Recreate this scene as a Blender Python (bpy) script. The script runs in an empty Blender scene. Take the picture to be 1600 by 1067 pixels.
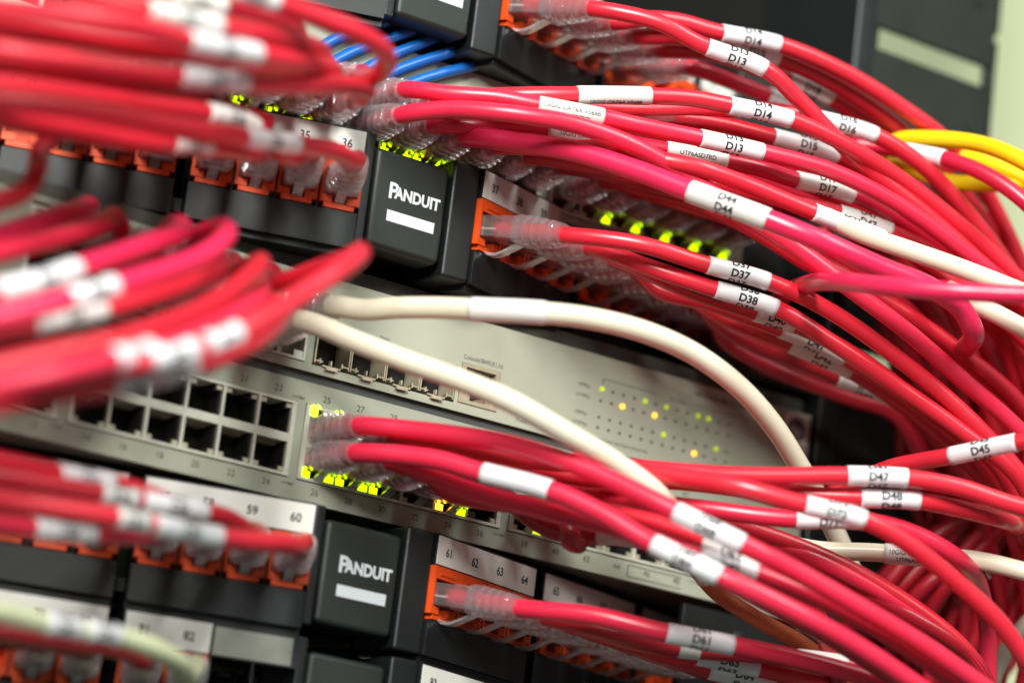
import bpy, bmesh, math, random
from mathutils import Vector, Matrix
import numpy as np
random.seed(7)
sc = bpy.context.scene
S = 0.001                                   # everything below is written in millimetres
# ------------------------------------------------------------------ camera
CAM = Vector((-551.671, -954.6001, -220.025)); YAW, PIT, ROL, FPX = -0.5872, 0.2355, 0.1226, 5074.9432
_r = Vector((math.cos(YAW), math.sin(YAW), 0)); _f = Vector((-math.sin(YAW), math.cos(YAW), 0)); _u = Vector((0, 0, 1))
FW = _f*math.cos(PIT)+_u*math.sin(PIT); _u2 = _u*math.cos(PIT)-_f*math.sin(PIT)
RT = _r*math.cos(ROL)+_u2*math.sin(ROL); UP = _u2*math.cos(ROL)-_r*math.sin(ROL)
cd = bpy.data.cameras.new('camera'); cam = bpy.data.objects.new('camera', cd); sc.collection.objects.link(cam)
M = Matrix((RT, UP, -FW)).transposed().to_4x4(); M.translation = CAM*S; cam.matrix_world = M
cd.sensor_width = 36; cd.lens = FPX*36/1600; cd.clip_start = 0.02; cd.clip_end = 20
cd.dof.use_dof = True; cd.dof.focus_distance = 1.150; cd.dof.aperture_fstop = 4.1
sc.camera = cam
# ------------------------------------------------------------------ world and lamps
w = bpy.data.worlds.new('World'); sc.world = w; w.use_nodes = True
bg = w.node_tree.nodes['Background']; bg.inputs[0].default_value = (0.86, 0.94, 0.90, 1); bg.inputs[1].default_value = 0.20
def lamp(name, loc, target, size, power, col, sy=None):
    l = bpy.data.lights.new(name, 'AREA'); l.size = size; l.energy = power; l.color = col
    if sy: l.shape = 'RECTANGLE'; l.size_y = sy
    o = bpy.data.objects.new(name, l); sc.collection.objects.link(o)
    o.location = Vector(loc)*S; o.rotation_euler = (Vector(target)-Vector(loc)).to_track_quat('-Z', 'Y').to_euler()
    return o
lamp('ceiling_lamp', (-1050, -1450, 900), (0, 0, 90), 0.30, 68, (1, 0.985, 0.94), 0.8)
lamp('aisle_lamp', (500, -1500, 1300), (150, 0, 120), 0.30, 26, (0.93, 1.0, 0.95), 1.2)
sc.view_settings.view_transform = 'Standard'; sc.view_settings.look = 'None'; sc.view_settings.exposure = 0.0; sc.view_settings.gamma = 1
sc.render.engine = 'CYCLES'
sc.cycles.max_bounces = 14; sc.cycles.transmission_bounces = 10; sc.cycles.transparent_max_bounces = 24
sc.cycles.caustics_refractive = False; sc.cycles.caustics_reflective = False

def at(x, y, D):                            # a place D millimetres deep along the view
    return CAM+(FW+RT*((x-800)/FPX)-UP*((y-533.5)/FPX))*D

# ------------------------------------------------------------------ materials
def mat(name, col, rough=0.5, metal=0, emit=0, trans=0, noise=0, nscale=300, bump=0, coat=0, spec=0.5, ior=1.49, sss=0):
    m = bpy.data.materials.new(name); m.use_nodes = True; nt = m.node_tree; b = nt.nodes['Principled BSDF']
    b.inputs['Base Color'].default_value = (*col, 1); b.inputs['Roughness'].default_value = rough; b.inputs['Metallic'].default_value = metal
    b.inputs['IOR'].default_value = ior; b.inputs['Specular IOR Level'].default_value = spec; b.inputs['Coat Weight'].default_value = coat
    b.inputs['Coat Roughness'].default_value = 0.28
    if sss: b.inputs['Subsurface Weight'].default_value = sss; b.inputs['Subsurface Radius'].default_value = (1, .2, .2); b.inputs['Subsurface Scale'].default_value = 0.001
    if trans: b.inputs['Transmission Weight'].default_value = trans
    if emit: b.inputs['Emission Color'].default_value = (*col, 1); b.inputs['Emission Strength'].default_value = emit
    if noise or bump:
        tc = nt.nodes.new('ShaderNodeTexCoord'); n = nt.nodes.new('ShaderNodeTexNoise'); n.inputs['Scale'].default_value = nscale; n.inputs['Detail'].default_value = 6
        nt.links.new(tc.outputs['Object'], n.inputs['Vector'])
        if noise:
            mx = nt.nodes.new('ShaderNodeMix'); mx.data_type = 'RGBA'
            mx.inputs[6].default_value = (*[c*(1-noise) for c in col], 1); mx.inputs[7].default_value = (*[min(1, c*(1+noise)) for c in col], 1)
            nt.links.new(n.outputs['Fac'], mx.inputs[0]); nt.links.new(mx.outputs[2], b.inputs['Base Color'])
            mr = nt.nodes.new('ShaderNodeMapRange'); mr.inputs[3].default_value = max(0, rough-.1); mr.inputs[4].default_value = rough+.12
            nt.links.new(n.outputs['Fac'], mr.inputs[0]); nt.links.new(mr.outputs[0], b.inputs['Roughness'])
        if bump:
            bp = nt.nodes.new('ShaderNodeBump'); bp.inputs['Strength'].default_value = bump; bp.inputs['Distance'].default_value = 0.0003
            n2 = nt.nodes.new('ShaderNodeTexNoise'); n2.inputs['Scale'].default_value = nscale*6; nt.links.new(tc.outputs['Object'], n2.inputs['Vector'])
            nt.links.new(n2.outputs['Fac'], bp.inputs['Height']); nt.links.new(bp.outputs[0], b.inputs['Normal'])
    return m
def clear(name, col, rough, fac, haze=.10):  # see-through moulded plastic: straight-through, refracting and slightly hazy
    m = mat(name, col, rough, trans=1, ior=1.5, bump=0.35, nscale=200); nt = m.node_tree; b = nt.nodes['Principled BSDF']
    t = nt.nodes.new('ShaderNodeBsdfTransparent'); t.inputs[0].default_value = (.985, .97, .98, 1)
    mx = nt.nodes.new('ShaderNodeMixShader'); mx.inputs[0].default_value = fac
    nt.links.new(t.outputs[0], mx.inputs[1]); nt.links.new(b.outputs[0], mx.inputs[2])
    d = nt.nodes.new('ShaderNodeBsdfDiffuse'); d.inputs[0].default_value = (.95, .92, .93, 1)
    g = nt.nodes.new('ShaderNodeBsdfGlossy'); g.inputs[0].default_value = (1, 1, 1, 1); g.inputs['Roughness'].default_value = .09
    a = nt.nodes.new('ShaderNodeMixShader'); a.inputs[0].default_value = .66; nt.links.new(d.outputs[0], a.inputs[1]); nt.links.new(g.outputs[0], a.inputs[2])
    bp = [n for n in nt.nodes if n.type == 'BUMP'][0]; nt.links.new(bp.outputs[0], g.inputs['Normal'])
    m2 = nt.nodes.new('ShaderNodeMixShader'); m2.inputs[0].default_value = haze
    nt.links.new(mx.outputs[0], m2.inputs[1]); nt.links.new(a.outputs[0], m2.inputs[2]); nt.links.new(m2.outputs[0], nt.nodes['Material Output'].inputs[0])
    return m
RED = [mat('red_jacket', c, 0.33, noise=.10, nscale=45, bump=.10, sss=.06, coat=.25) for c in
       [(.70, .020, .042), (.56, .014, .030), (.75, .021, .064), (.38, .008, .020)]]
PINK = mat('pink_jacket', (.82, .020, .095), 0.32, noise=.08, nscale=45, bump=.10, sss=.06, coat=.3)
CRIM = mat('crimson_jacket', (.56, .010, .045), 0.34, noise=.06, nscale=60, bump=.08, coat=.2)
IVORY = mat('ivory_jacket', (.74, .70, .54), 0.32, noise=.05, nscale=60, bump=.08, coat=.2)
PALE = mat('pale_green_jacket', (.62, .66, .42), 0.4, noise=.05, nscale=60)
ORNG = mat('orange_brown_jacket', (.40, .085, .03), 0.4, noise=.05, nscale=60)
YEL = mat('yellow_jacket', (.90, .62, .003), 0.33, noise=.05, nscale=60, coat=.2)
BLUE = mat('blue_jacket', (.004, .12, .46), 0.35, noise=.05, nscale=60, coat=.2)
WHT = mat('white_label', (.80, .80, .82), 0.30, noise=.03, nscale=80, coat=.4)
WHTD = mat('white_label_matt', (.74, .74, .70), 0.45, noise=.03, nscale=80)
CLRL = clear('clear_latch_plastic', (1, .98, .98), .05, .3, .45)
CLRF = clear('clear_label_film', (1, .95, .95), .1, .2, .12)
INK = mat('black_print', (.015, .015, .02), 0.5)
INKG = mat('grey_print', (.05, .055, .05), 0.6)
CLR = clear('clear_plastic', (1, .98, .99), .04, .36, .19)
CLRB = clear('clear_boot_plastic', (1, .96, .98), .05, .34, .27)
GOLD = mat('gold_contact', (.9, .62, .25), .25, 1)
WIRE = mat('wire_white', (.80, .62, .62), .5)
BLK = mat('black_plastic', (.007, .010, .010), .40, noise=.25, nscale=900, bump=.25, spec=.5)
BLKG = mat('black_plate', (.015, .021, .017), .42, noise=.2, nscale=900, bump=.2, spec=.5)
DARK = mat('dark_void', (.006, .006, .005), .8)
JACK = mat('orange_jack', (.80, .085, .012), .42, noise=.08, nscale=200, sss=.05)
GREY = mat('grey_faceplate', (.42, .45, .35), .38, noise=.04, nscale=200, bump=.05, spec=.4)
GREYD = mat('grey_seam', (.07, .08, .075), .5, noise=.1)
STEEL = mat('port_shell_metal', (.72, .74, .62), .38, .25, noise=.1, nscale=400)
BRASS = mat('cage_metal', (.62, .56, .40), .38, .5, noise=.15, nscale=400)
CHAS = mat('chassis_steel', (.10, .105, .085), .5, .3, noise=.1)
PLT = mat('label_strip', (.84, .84, .77), .42, noise=.04, nscale=60)
SILV = mat('silver_print', (.62, .68, .70), .45)
RACK = mat('rack_panel', (.012, .015, .010), .48, noise=.15, nscale=60, bump=.06)
RAIL = mat('rack_rail', (.011, .014, .014), .4, noise=.15, nscale=60)
WALL = mat('pale_green_wall', (.72, .76, .47), .8, noise=.03, nscale=4)
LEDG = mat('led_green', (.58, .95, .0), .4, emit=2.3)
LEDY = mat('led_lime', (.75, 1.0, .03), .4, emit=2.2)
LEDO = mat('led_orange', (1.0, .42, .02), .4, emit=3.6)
STG = mat('status_lime', (.62, .85, .05), .4, emit=.35)
STO = mat('status_amber', (1.0, .50, .03), .4, emit=2.2)
LEDX = mat('led_off', (.10, .12, .09), .4)

# ------------------------------------------------------------------ mesh helpers
def thing(name, label, cat, loc=(0, 0, 0), group=None):
    o = bpy.data.objects.new(name, None); sc.collection.objects.link(o); o.empty_display_size = .01
    o.location = Vector(loc)*S; o['label'] = label; o['category'] = cat
    if group: o['group'] = group
    return o
def link(name, me, parent=None, loc=None, rot=None, label=None):
    o = bpy.data.objects.new(name, me); sc.collection.objects.link(o)
    if parent: o.parent = parent
    if rot is not None: o.matrix_basis = rot
    elif loc is not None: o.location = Vector(loc)*S
    if label: o['label'] = label
    return o
class MB:
    def __init__(s): s.v = []; s.f = []
    def box(s, x0, x1, y0, y1, z0, z1):
        n = len(s.v)
        s.v += [(x0, y0, z0), (x1, y0, z0), (x1, y1, z0), (x0, y1, z0), (x0, y0, z1), (x1, y0, z1), (x1, y1, z1), (x0, y1, z1)]
        s.f += [tuple(n+i for i in q) for q in [(0, 3, 2, 1), (4, 5, 6, 7), (0, 1, 5, 4), (1, 2, 6, 5), (2, 3, 7, 6), (3, 0, 4, 7)]]
        return s
    def prism(s, pts, z0, z1):               # outline in the XY plane (counter-clockwise), raised along Z
        n = len(s.v); k = len(pts)
        s.v += [(x, y, z0) for x, y in pts]+[(x, y, z1) for x, y in pts]
        s.f += [tuple(n+k+i for i in range(k)), tuple(n+k-1-i for i in range(k))]
        s.f += [(n+i, n+(i+1) % k, n+k+(i+1) % k, n+k+i) for i in range(k)]
        return s
    def rings(s, rings, cap=True):
        n = len(s.v); k = len(rings[0])
        for r in rings: s.v += [tuple(p) for p in r]
        for j in range(len(rings)-1):
            for i in range(k):
                a = n+j*k+i; b = n+j*k+(i+1) % k; s.f.append((a, b, b+k, a+k))
        if cap: s.f += [tuple(n+k-1-i for i in range(k)), tuple(n+(len(rings)-1)*k+i for i in range(k))]
        return s
    def flat(s, vf, fn):
        n = len(s.v); s.v += [tuple(fn(x, y)) for x, y in vf[0]]; s.f += [tuple(n+i for i in q) for q in vf[1]]; return s
    def mesh(s, name, m, org=(0, 0, 0), smooth=False):
        me = bpy.data.meshes.new(name); ox, oy, oz = org
        me.from_pydata([((x-ox)*S, (y-oy)*S, (z-oz)*S) for x, y, z in s.v], [], s.f)
        me.materials.append(m); me.update()
        if smooth:
            me.polygons.foreach_set('use_smooth', [True]*len(me.polygons))
        return me
    def build(s, name, m, parent=None, org=(0, 0, 0), smooth=False, bevel=0, label=None, rot=None):
        o = link(name, s.mesh(name, m, org, smooth), parent, label=label, rot=rot)
        if bevel:
            b = o.modifiers.new('bevel', 'BEVEL'); b.width = bevel*S; b.segments = 2; b.limit_method = 'ANGLE'; b.angle_limit = .6
            o.data.polygons.foreach_set('use_smooth', [True]*len(o.data.polygons))
            wn = o.modifiers.new('wn', 'WEIGHTED_NORMAL')
        return o
_tc = {}
def text2d(t, cap=2.0, bold=0.0, xs=1.0):   # outline of a word, centred, cap height in mm
    key = (t, bold)
    if key not in _tc:
        c = bpy.data.curves.new('t', 'FONT'); c.body = t; c.size = 1; c.align_x = 'CENTER'; c.offset = bold; c.resolution_u = 3
        o = bpy.data.objects.new('t', c); sc.collection.objects.link(o)
        dg = bpy.context.evaluated_depsgraph_get(); me = bpy.data.meshes.new_from_object(o.evaluated_get(dg))
        vs = [(v.co.x, v.co.y) for v in me.vertices]; fs = [tuple(p.vertices) for p in me.polygons]
        bpy.data.objects.remove(o); bpy.data.curves.remove(c); bpy.data.meshes.remove(me)
        _tc[key] = (vs, fs)
    vs, fs = _tc[key]; k = cap/0.70
    return [(x*k*xs, (y-.35)*k) for x, y in vs], fs
def slice2d(vf, step):                      # cut a flat word into strips so it can be wrapped round a cable
    bm = bmesh.new(); vs = [bm.verts.new((x, y, 0)) for x, y in vf[0]]
    for f in vf[1]:
        try: bm.faces.new([vs[i] for i in f])
        except ValueError: pass
    if not vs: return vf
    ys = [v.co.y for v in bm.verts]; y = min(ys)+step
    while y < max(ys):
        bmesh.ops.bisect_plane(bm, geom=bm.verts[:]+bm.edges[:]+bm.faces[:], plane_co=(0, y, 0), plane_no=(0, 1, 0)); y += step
    bm.verts.index_update()
    out = ([(v.co.x, v.co.y) for v in bm.verts], [tuple(v.index for v in f.verts) for f in bm.faces]); bm.free(); return out

# ------------------------------------------------------------------ the setting
def struct(name, mb, m):
    o = mb.build(name, m); o['kind'] = 'structure'; return o
struct('wall', MB().box(150, 1500, 420, 440, -1200, 1500), WALL)
struct('floor', MB().box(-2500, 1500, -2500, 440, -1220, -1201), GREYD)

rk = thing('server_rack', 'dark steel rack with slotted side panel and mounting rails holding all the panels and switches', 'rack', (0, 0, 0))
pm = MB()
PX0, PX1, RX0 = 238, 305, 262
slots = [(z, z+8.8) for z in (215.5, 82.5, -50.5)]
zs = [-400]+[q for s in slots[::-1] for q in s]+[650]
for i in range(0, len(zs), 2): pm.box(PX0, PX1, 2, 5, zs[i], zs[i+1])
for a, b in slots: pm.box(PX0, 243, 2, 5, a, b); pm.box(302.5, PX1, 2, 5, a, b)
pm.build('side_panel', RACK, rk, bevel=.8)
MB().box(305.1, 306.5, 2, 9, -400, 236).box(305.1, 306.5, 2, 9, 240, 650).build('panel_flange', RACK, rk)
MB().box(228, 237.6, -2, 60, -400, 650).build('mounting_rail', RAIL, rk, bevel=1.5)
MB().box(-236, -226, -2, 60, -400, 650).build('mounting_rail', RAIL, rk, bevel=1.5)
MB().box(-236, 226, 300, 304, -400, 650).build('back_panel', DARK, rk)
MB().box(228, 232, 60, 300, -400, 650).build('side_wall', DARK, rk)
for zz in (251, 196, 157):
    b = MB(); n = 14
    b.rings([[(295+2.6*math.cos(t*math.tau/n), 1.9-d, zz+2.6*math.sin(t*math.tau/n)) for t in range(n)] for d in (0, .7)]); b.build('rivet', RACK, rk)

# ------------------------------------------------------------------ shared plug and jack meshes (local frame: x along the row, y up, z out of the face)
def frame(p, ang):                          # ang: direction of the row in plan; z points out of the face
    c, s = math.cos(ang), math.sin(ang)
    m = Matrix(((c, 0, s, 0), (s, 0, -c, 0), (0, 1, 0, 0), (0, 0, 0, 1)))
    m.translation = Vector(p)*S; return m
def rr(hw, hh, r, z, n=4, cx=0, cy=0):
    out = []
    for cxx, cyy, a0 in ((hw-r, hh-r, 0), (-hw+r, hh-r, 90), (-hw+r, -hh+r, 180), (hw-r, -hh+r, 270)):
        for i in range(n+1):
            a = math.radians(a0+90*i/n); out.append((cx+cxx+r*math.cos(a), cy+cyy+r*math.sin(a), z))
    return out
_b = MB(); _b.rings([rr(5.85, 4.0, .5, -6), rr(5.85, 4.0, .5, 8), rr(5.85, 4.0, .6, 8.2), rr(6.1, 4.4, .9, 8.6), rr(6.1, 4.5, 1.2, 18)])
PLUG = _b.mesh('plug_body', CLR, smooth=False)
_b = MB(); rg = [rr(5.9, 4.8, 2.0, 14.5), rr(6.2, 5.3, 2.4, 16)]
z = 18.
for i in range(4):
    q = 1-.06*i
    rg += [rr(6.2*q, 5.5*q, 3.0*q, z), rr(5.0*q, 4.5*q, 2.8*q, z+.5), rr(5.0*q, 4.5*q, 2.8*q, z+1.5), rr(6.2*q, 5.5*q, 3.0*q, z+2.0)]; z += 3.4
rg += [rr(4.6, 4.2, 3.2, z), rr(4.2, 3.9, 3.2, z+2.2)]
BOOT_END = z+2.2
_b.rings(rg); BOOT = _b.mesh('boot', CLRB, smooth=False)
_b = MB(); prof = [(-3, -6.2), (0, -8.0), (3, -9.4), (6.5, -9.2), (9, -8.2), (17, -4.0)]
_b.rings([[(-1.8, y-.5, z), (1.8, y-.5, z), (1.8, y+.5, z), (-1.8, y+.5, z)] for z, y in prof]); LATCH = _b.mesh('latch', CLRL)
_b = MB()
for i in range(8): _b.box(-3.75+1.02*i, -3.35+1.02*i, .2, 3.2, -5.5, 1.2)
CONT = _b.mesh('contacts', GOLD)
_b = MB()
for i in range(8):
    x = -3.55+1.02*i; _b.rings([[(x*k+.42*math.cos(a*math.tau/6), y+.42*math.sin(a*math.tau/6), zz) for a in range(6)] for zz, k, y in ((-4.5, 1, -.6), (3, 1, -.6), (7, .6, 0))])
WIRES = _b.mesh('conductors', WIRE)
_b = MB()
_b.box(-7.2, 7.2, 5.2, 9.6, -9, .9).box(-7.2, -6.1, -7.2, 5.2, -9, .9).box(6.1, 7.2, -7.2, 5.2, -9, .9)
_b.box(-6.1, -2.6, -7.2, -4.6, -9, .9).box(2.6, 6.1, -7.2, -4.6, -9, .9).box(-5.5, 5.5, -9.0, -7.2, -9, .5)
_b.box(-4.2, 4.2, 6.6, 7.5, .9, 1.25).box(-6.1, 6.1, -7.2, 5.2, -11, -9)
JACKM = _b.mesh('jack', JACK)

def place(me, name, parent, mtx, org):
    m = mtx.copy(); m.translation = m.translation-Vector(org)*S
    return link(name, me, parent, rot=m)

# ------------------------------------------------------------------ patch panels
WA = math.radians(19); YA = -15.0
def wing(side, s):                          # point on the face of a wing, s mm out from the centre
    return ((53+s*math.cos(WA)) if side > 0 else (3-s*math.cos(WA)), YA+s*math.sin(WA))
def port_s(k): return 7+15.2*k+4.8*(k//4)
def wport(c, side, k):
    x, y = wing(side, port_s(k)); return frame((x, y, c+.3), WA if side > 0 else -WA)
def panel(c, label, numR, numL, group):
    t = thing('patch_bay', label, 'patch panel', (20, YA, c), group); O = (20, YA, c)
    MB().box(8, 39, YA, -2, c-18.6, c+17.2).build('centre_plate', BLKG, t, O, bevel=2.0)
    k = text2d('P', 5.6, .03, 1.0); k2 = text2d('ANDUIT', 4.0, .042, .88)
    b = MB(); fn = lambda dx, dz: (lambda x, y: (x+dx, YA-.08, y+c+dz))
    b.flat(k, fn(16.3, 3.0)); b.flat(k2, fn(26.6, 2.6)); b.build('wordmark', SILV, t, O)
    MB().box(14.8, 34.8, YA-.12, YA, c-8.2, c-4.2).build('silver_bar', SILV, t, O)
    MB().box(40.4, 51.9, YA, 12, c-22, c+21.5).build('end_post', BLK, t, O, bevel=1.3)
    MB().box(3.3, 7.0, YA+.4, 8, c-20, c+21.3).build('end_post', BLK, t, O, bevel=.6)
    MB().prism([(4, -1), (45, -1), (180, 34), (180, 40), (-180, 52), (-180, 50)], c-17.5, c-13).build('under_tray', BLK, t, O)
    MB().prism([(4, -1), (45, -1), (180, 42), (180, 48), (-180, 55), (-180, 50)], c+12, c+13).build('top_tray', BLK, t, O)
    MB().box(176, 226, 2, 5, c-21, c+21).build('mounting_ear', RAIL, t, O, bevel=.6)
    b = MB(); b.rings([[(203+r*math.cos(a*math.tau/16), y, c+12+r*math.sin(a*math.tau/16)) for a in range(16)] for r, y in ((4, 2), (4, .6), (3, -.6), (1.2, -.9))]); b.build('screw', RAIL, t, O)
    for side, nums in ((1, numR), (-1, numL)):
        ang = WA if side > 0 else -WA
        for m in range(len(nums)):
            s0 = 64.8*m; s1 = s0+60.0
            x, y = wing(side, s0); F = frame((x, y, c), ang); F.translation -= Vector(O)*S
            sg = side                      # local x runs along the row, away from the centre when side is +1
            def lx(a, b): return (min(sg*(a-s0), sg*(b-s0)), max(sg*(a-s0), sg*(b-s0)))
            h = MB()
            h.box(*lx(s0, s1), 9.95, 21.3, -14, 0); h.box(*lx(s0, s1), -21.6, -9.0, -14, 0); h.box(*lx(s0, s1), -24, -20.5, -14, -2.5)
            e = [s0]
            for k in range(4): ps = port_s(4*m+k); e += [ps-7.25, ps+7.25]
            e += [s1]
            for i in range(0, len(e), 2):
                if e[i+1]-e[i] > .05: h.box(*lx(e[i], e[i+1]), -9.0, 9.95, -14, -.15)
            ho = h.build('module_frame', BLK, t, rot=F, bevel=.5)
            ns = nums[m]
            if ns == 'half':               # half filled module: blank holder without jacks
                half = True; ns = (None, None, '82', '81')
            else: half = False
            a = s0+.6 if not half else s0+30
            st = MB(); st.box(*lx(a, s1-.8), 10.6, 20.6, 0, .35); st.build('label_strip', PLT, ho)
            if half:
                MB().box(*lx(s0+2, s0+29.5), 10.6, 20.0, 0, .3).build('blank_strip', mat('blank_holder', (.33, .34, .29), .3, noise=.1), ho)
                MB().box(*lx(s0+29, s0+30), -9, 20, -1, .6).build('divider', BLK, ho)
            tx = MB()
            for k, q in enumerate(ns):
                if q: tx.flat(text2d(q, 3.0, .022, .92), lambda X, Y, k=k: (sg*(port_s(4*m+k)-s0)+X, Y+15.4, .43))
            if tx.v: tx.build('number_print', INK, ho)
            for k in range(4):
                if half and k < 2: continue
                q = MB; jm = Matrix.Translation(Vector((sg*(port_s(4*m+k)-s0), .3, 0))*S); link('jack', JACKM, ho, rot=jm)
    return t
def four(a): return [tuple(str(a+4*m+k) for k in range(4)) for m in range(3)]
def down(a): return [tuple(str(a-4*m-k) for k in range(4)) for m in range(3)]
ZT, ZM, ZL, ZB = 173.5, 88.9, -44.45, -90.0
grp = 'angled patch panels in the rack'
panel(ZT, 'black angled patch panel at the very top edge, its underside and orange jacks in view', four(13), down(12), grp)
panel(ZM, 'black angled patch panel with strips numbered 35, 36, 37 and 38', four(37), down(36), grp)
panel(ZL, 'black angled patch panel with strips numbered 59, 60, 61 to 66, below the grey switches', four(61), down(60), grp)
panel(ZB, 'black angled patch panel at the bottom edge with strips numbered 81, 82 and 83', four(83), ['half']+down(80)[:2], grp)

# ------------------------------------------------------------------ switches
def sport(x, z): return frame((x, 0, z), 0)   # sockets of the switches
def bank_x(n): c = (n-2)//2; return (c//6-2)*89.7+2.85+7+14*(c % 6)
def bank(parent, x0, cz, cols, O, lit, name='port_bank'):
    # 2 rows of square openings in a bright metal shell; lit maps (col, row, side) to a lamp material
    b = MB(); x1 = x0+14*cols
    b.box(x0-.9, x1+.9, -.7, 12, cz+12.2, cz+13.2).box(x0-.9, x1+.9, -.7, 12, cz-13.2, cz-12.2).box(x0, x1, -.5, 12, cz-1.5, cz+1.5)
    for i in range(cols+1): w_ = .55 if 0 < i < cols else .9; b.box(x0+14*i-w_, x0+14*i+w_, -.6, 12, cz-12.2, cz+12.2)
    o = b.build('port_bank', STEEL, parent, O)
    d = MB(); d.box(x0, x1, 11, 12.5, cz-12.2, cz+12.2)
    for i in range(cols):
        a = x0+14*i
        for sg in (1, -1):
            for u in (a+.56, a+13.44-3.2): d.box(u, u+3.2, .6, 10.9, *sorted((cz+sg*9.9, cz+sg*12.19)))
            d.box(a+.56, a+1.5, .9, 10.9, *sorted((cz+sg*1.51, cz+sg*9.9))); d.box(a+12.5, a+13.44, .9, 10.9, *sorted((cz+sg*1.51, cz+sg*9.9)))
    d.build('port_insert', DARK, o, (0, 0, 0))
    g = MB()
    for i in range(cols):
        for sg in (1, -1):
            for j in range(8): u = x0+14*i+3.4+j*1.02; g.box(u, u+.35, 4, 9, *sorted((cz+sg*2.2, cz+sg*2.7)))
            for u in (x0+14*i+.9, x0+14*i+11.0): g.box(u, u+2.1, .0, .6, *sorted((cz+sg*10.4, cz+sg*11.9)))
    g.build('port_contacts', BRASS, o)
    for (c, row, sd), m in lit.items():
        xx = x0+14*c+7+sd*4.8; zz = cz+row*10.9
        L = MB().box(xx-1.5, xx+1.5, -.75, .4, zz-1.3, zz+1.0)
        if m is not LEDX:                   # added glowing slivers standing for the lamp's reflections in the clear plugs
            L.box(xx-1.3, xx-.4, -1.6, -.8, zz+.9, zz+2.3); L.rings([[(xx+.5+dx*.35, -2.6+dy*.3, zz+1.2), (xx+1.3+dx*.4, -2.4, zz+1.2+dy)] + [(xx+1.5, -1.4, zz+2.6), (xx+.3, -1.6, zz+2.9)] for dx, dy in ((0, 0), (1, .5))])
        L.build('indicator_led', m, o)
    return o
def face(parent, O, x0, x1, z0, z1, holes, m=None, name='faceplate'):
    b = MB(); hs = sorted(holes); x = x0
    for a, c, d, e in hs:
        b.box(x, a, 0, 1.2, z0, z1); b.box(a, c, 0, 1.2, z0, d); b.box(a, c, 0, 1.2, e, z1); x = c
    b.box(x, x1, 0, 1.2, z0, z1); return b.build(name, m or GREY, parent, O)
X0, X1 = -214, 226
# lower switch: 48 sockets in four banks
t = thing('network_switch', 'grey network switch with two rows of numbered sockets from 14 to 44', 'network switch', (6, 0, 0), 'grey network switches'); O = (0, 0, 0)
t.location = (0, 0, 0)
holes = []
for k in range(4):
    x = (k-2)*89.7+2.85; holes.append((x-1.2, x+85.2, -13.5, 13.5))
face(t, O, X0, X1, -20.8, 21.0, holes)
MB().box(X0, X1, 1.2, 300, 20.2, 21.2).box(X0, X1, 1.2, 300, -21.0, -20.0).box(X0, X0+1, 1.2, 300, -20, 20.2).box(X1-1, X1, 1.2, 300, -20, 20.2).box(X0+1, X1-1, 14, 20, -20, 20.2).build('chassis', CHAS, t, O)
G, Y_, OR = LEDG, LEDY, LEDO
for k in range(4):
    lit = {}
    if k == 2:
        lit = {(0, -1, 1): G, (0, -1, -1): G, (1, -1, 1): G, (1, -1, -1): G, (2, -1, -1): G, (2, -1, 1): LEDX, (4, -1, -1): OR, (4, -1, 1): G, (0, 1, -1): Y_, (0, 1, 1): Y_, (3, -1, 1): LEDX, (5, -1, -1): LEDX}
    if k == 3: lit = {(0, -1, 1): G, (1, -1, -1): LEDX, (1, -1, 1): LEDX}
    bank(t, (k-2)*89.7+2.85, 0, 6, O, lit)
b = MB()
for n in range(2, 50, 2):
    x = bank_x(n)
    b.flat(text2d(str(n), 2.3, .0), lambda X, Y, x=x: (X+x, -.06, Y-16.6)); b.flat(text2d(str(n-1), 2.3, .0), lambda X, Y, x=x: (X+x, -.06, Y+16.4))
for k in range(4):
    for e, wd in ((-3.0, 'Spd'), (88-3, 'Lnk/Act')):
        for zz in (15.0, -15.4): b.flat(text2d(wd, 1.0), lambda X, Y, e=e, k=k, zz=zz: (X+(k-2)*89.7+2.85+e, -.06, Y+zz))
b.build('number_print', INKG, t, O)
MB().box(146.5, 172, -.1, 0, -19.4, -19.1).box(146.5, 172, -.1, 0, -15.2, -14.9).box(146.5, 146.8, -.1, 0, -19.1, -15.2).build('printed_frame', INKG, t, O)
# upper switch: sockets at the left, four open cages, console socket, lamps, badge
t = thing('network_switch', 'grey network switch with four open cages, console socket and rows of status lamps', 'network switch', (0, 0, 0), 'grey network switches')
zb, zt = 24.6, 59.3
holes = [(-112, -27, 28, 57), (-23.2, -1.2, 27.6, 53), (1.8, 62.0, 27.4, 41), (63.4, 80.4, 27.9, 42.8)]
face(t, O, X0, X1, zb, zt, holes)
MB().box(X0, X1, 2, 14, 21.25, zb).build('seam_strip', GREYD, t, O)
MB().box(X0, X1, 1.2, 300, zt-1, zt).box(X0+1, X1-1, 14, 20, zb, zt-1).box(X0, X1, 6, 300, zt+.2, 66).build('chassis', CHAS, t, O)
bank(t, -111.5, 42.5, 6, O, {})
pr = MB(); pr.box(-23, -1.4, -.5, 1.6, 27.8, 28.7).box(-23, -22.1, -.5, 10, 28.7, 53).box(-2.3, -1.4, -.5, 10, 28.7, 53).box(-13, -11.4, -.5, 10, 28.7, 53).box(-22, -2, -.5, 10, 40, 41.5)
pr.box(-22, -18, -.2, 6, 28.7, 31).box(-6, -2.3, -.2, 6, 28.7, 31).box(-23, -1.4, 10, 11, 28, 53).build('socket_pair', STEEL, t, O)
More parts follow.
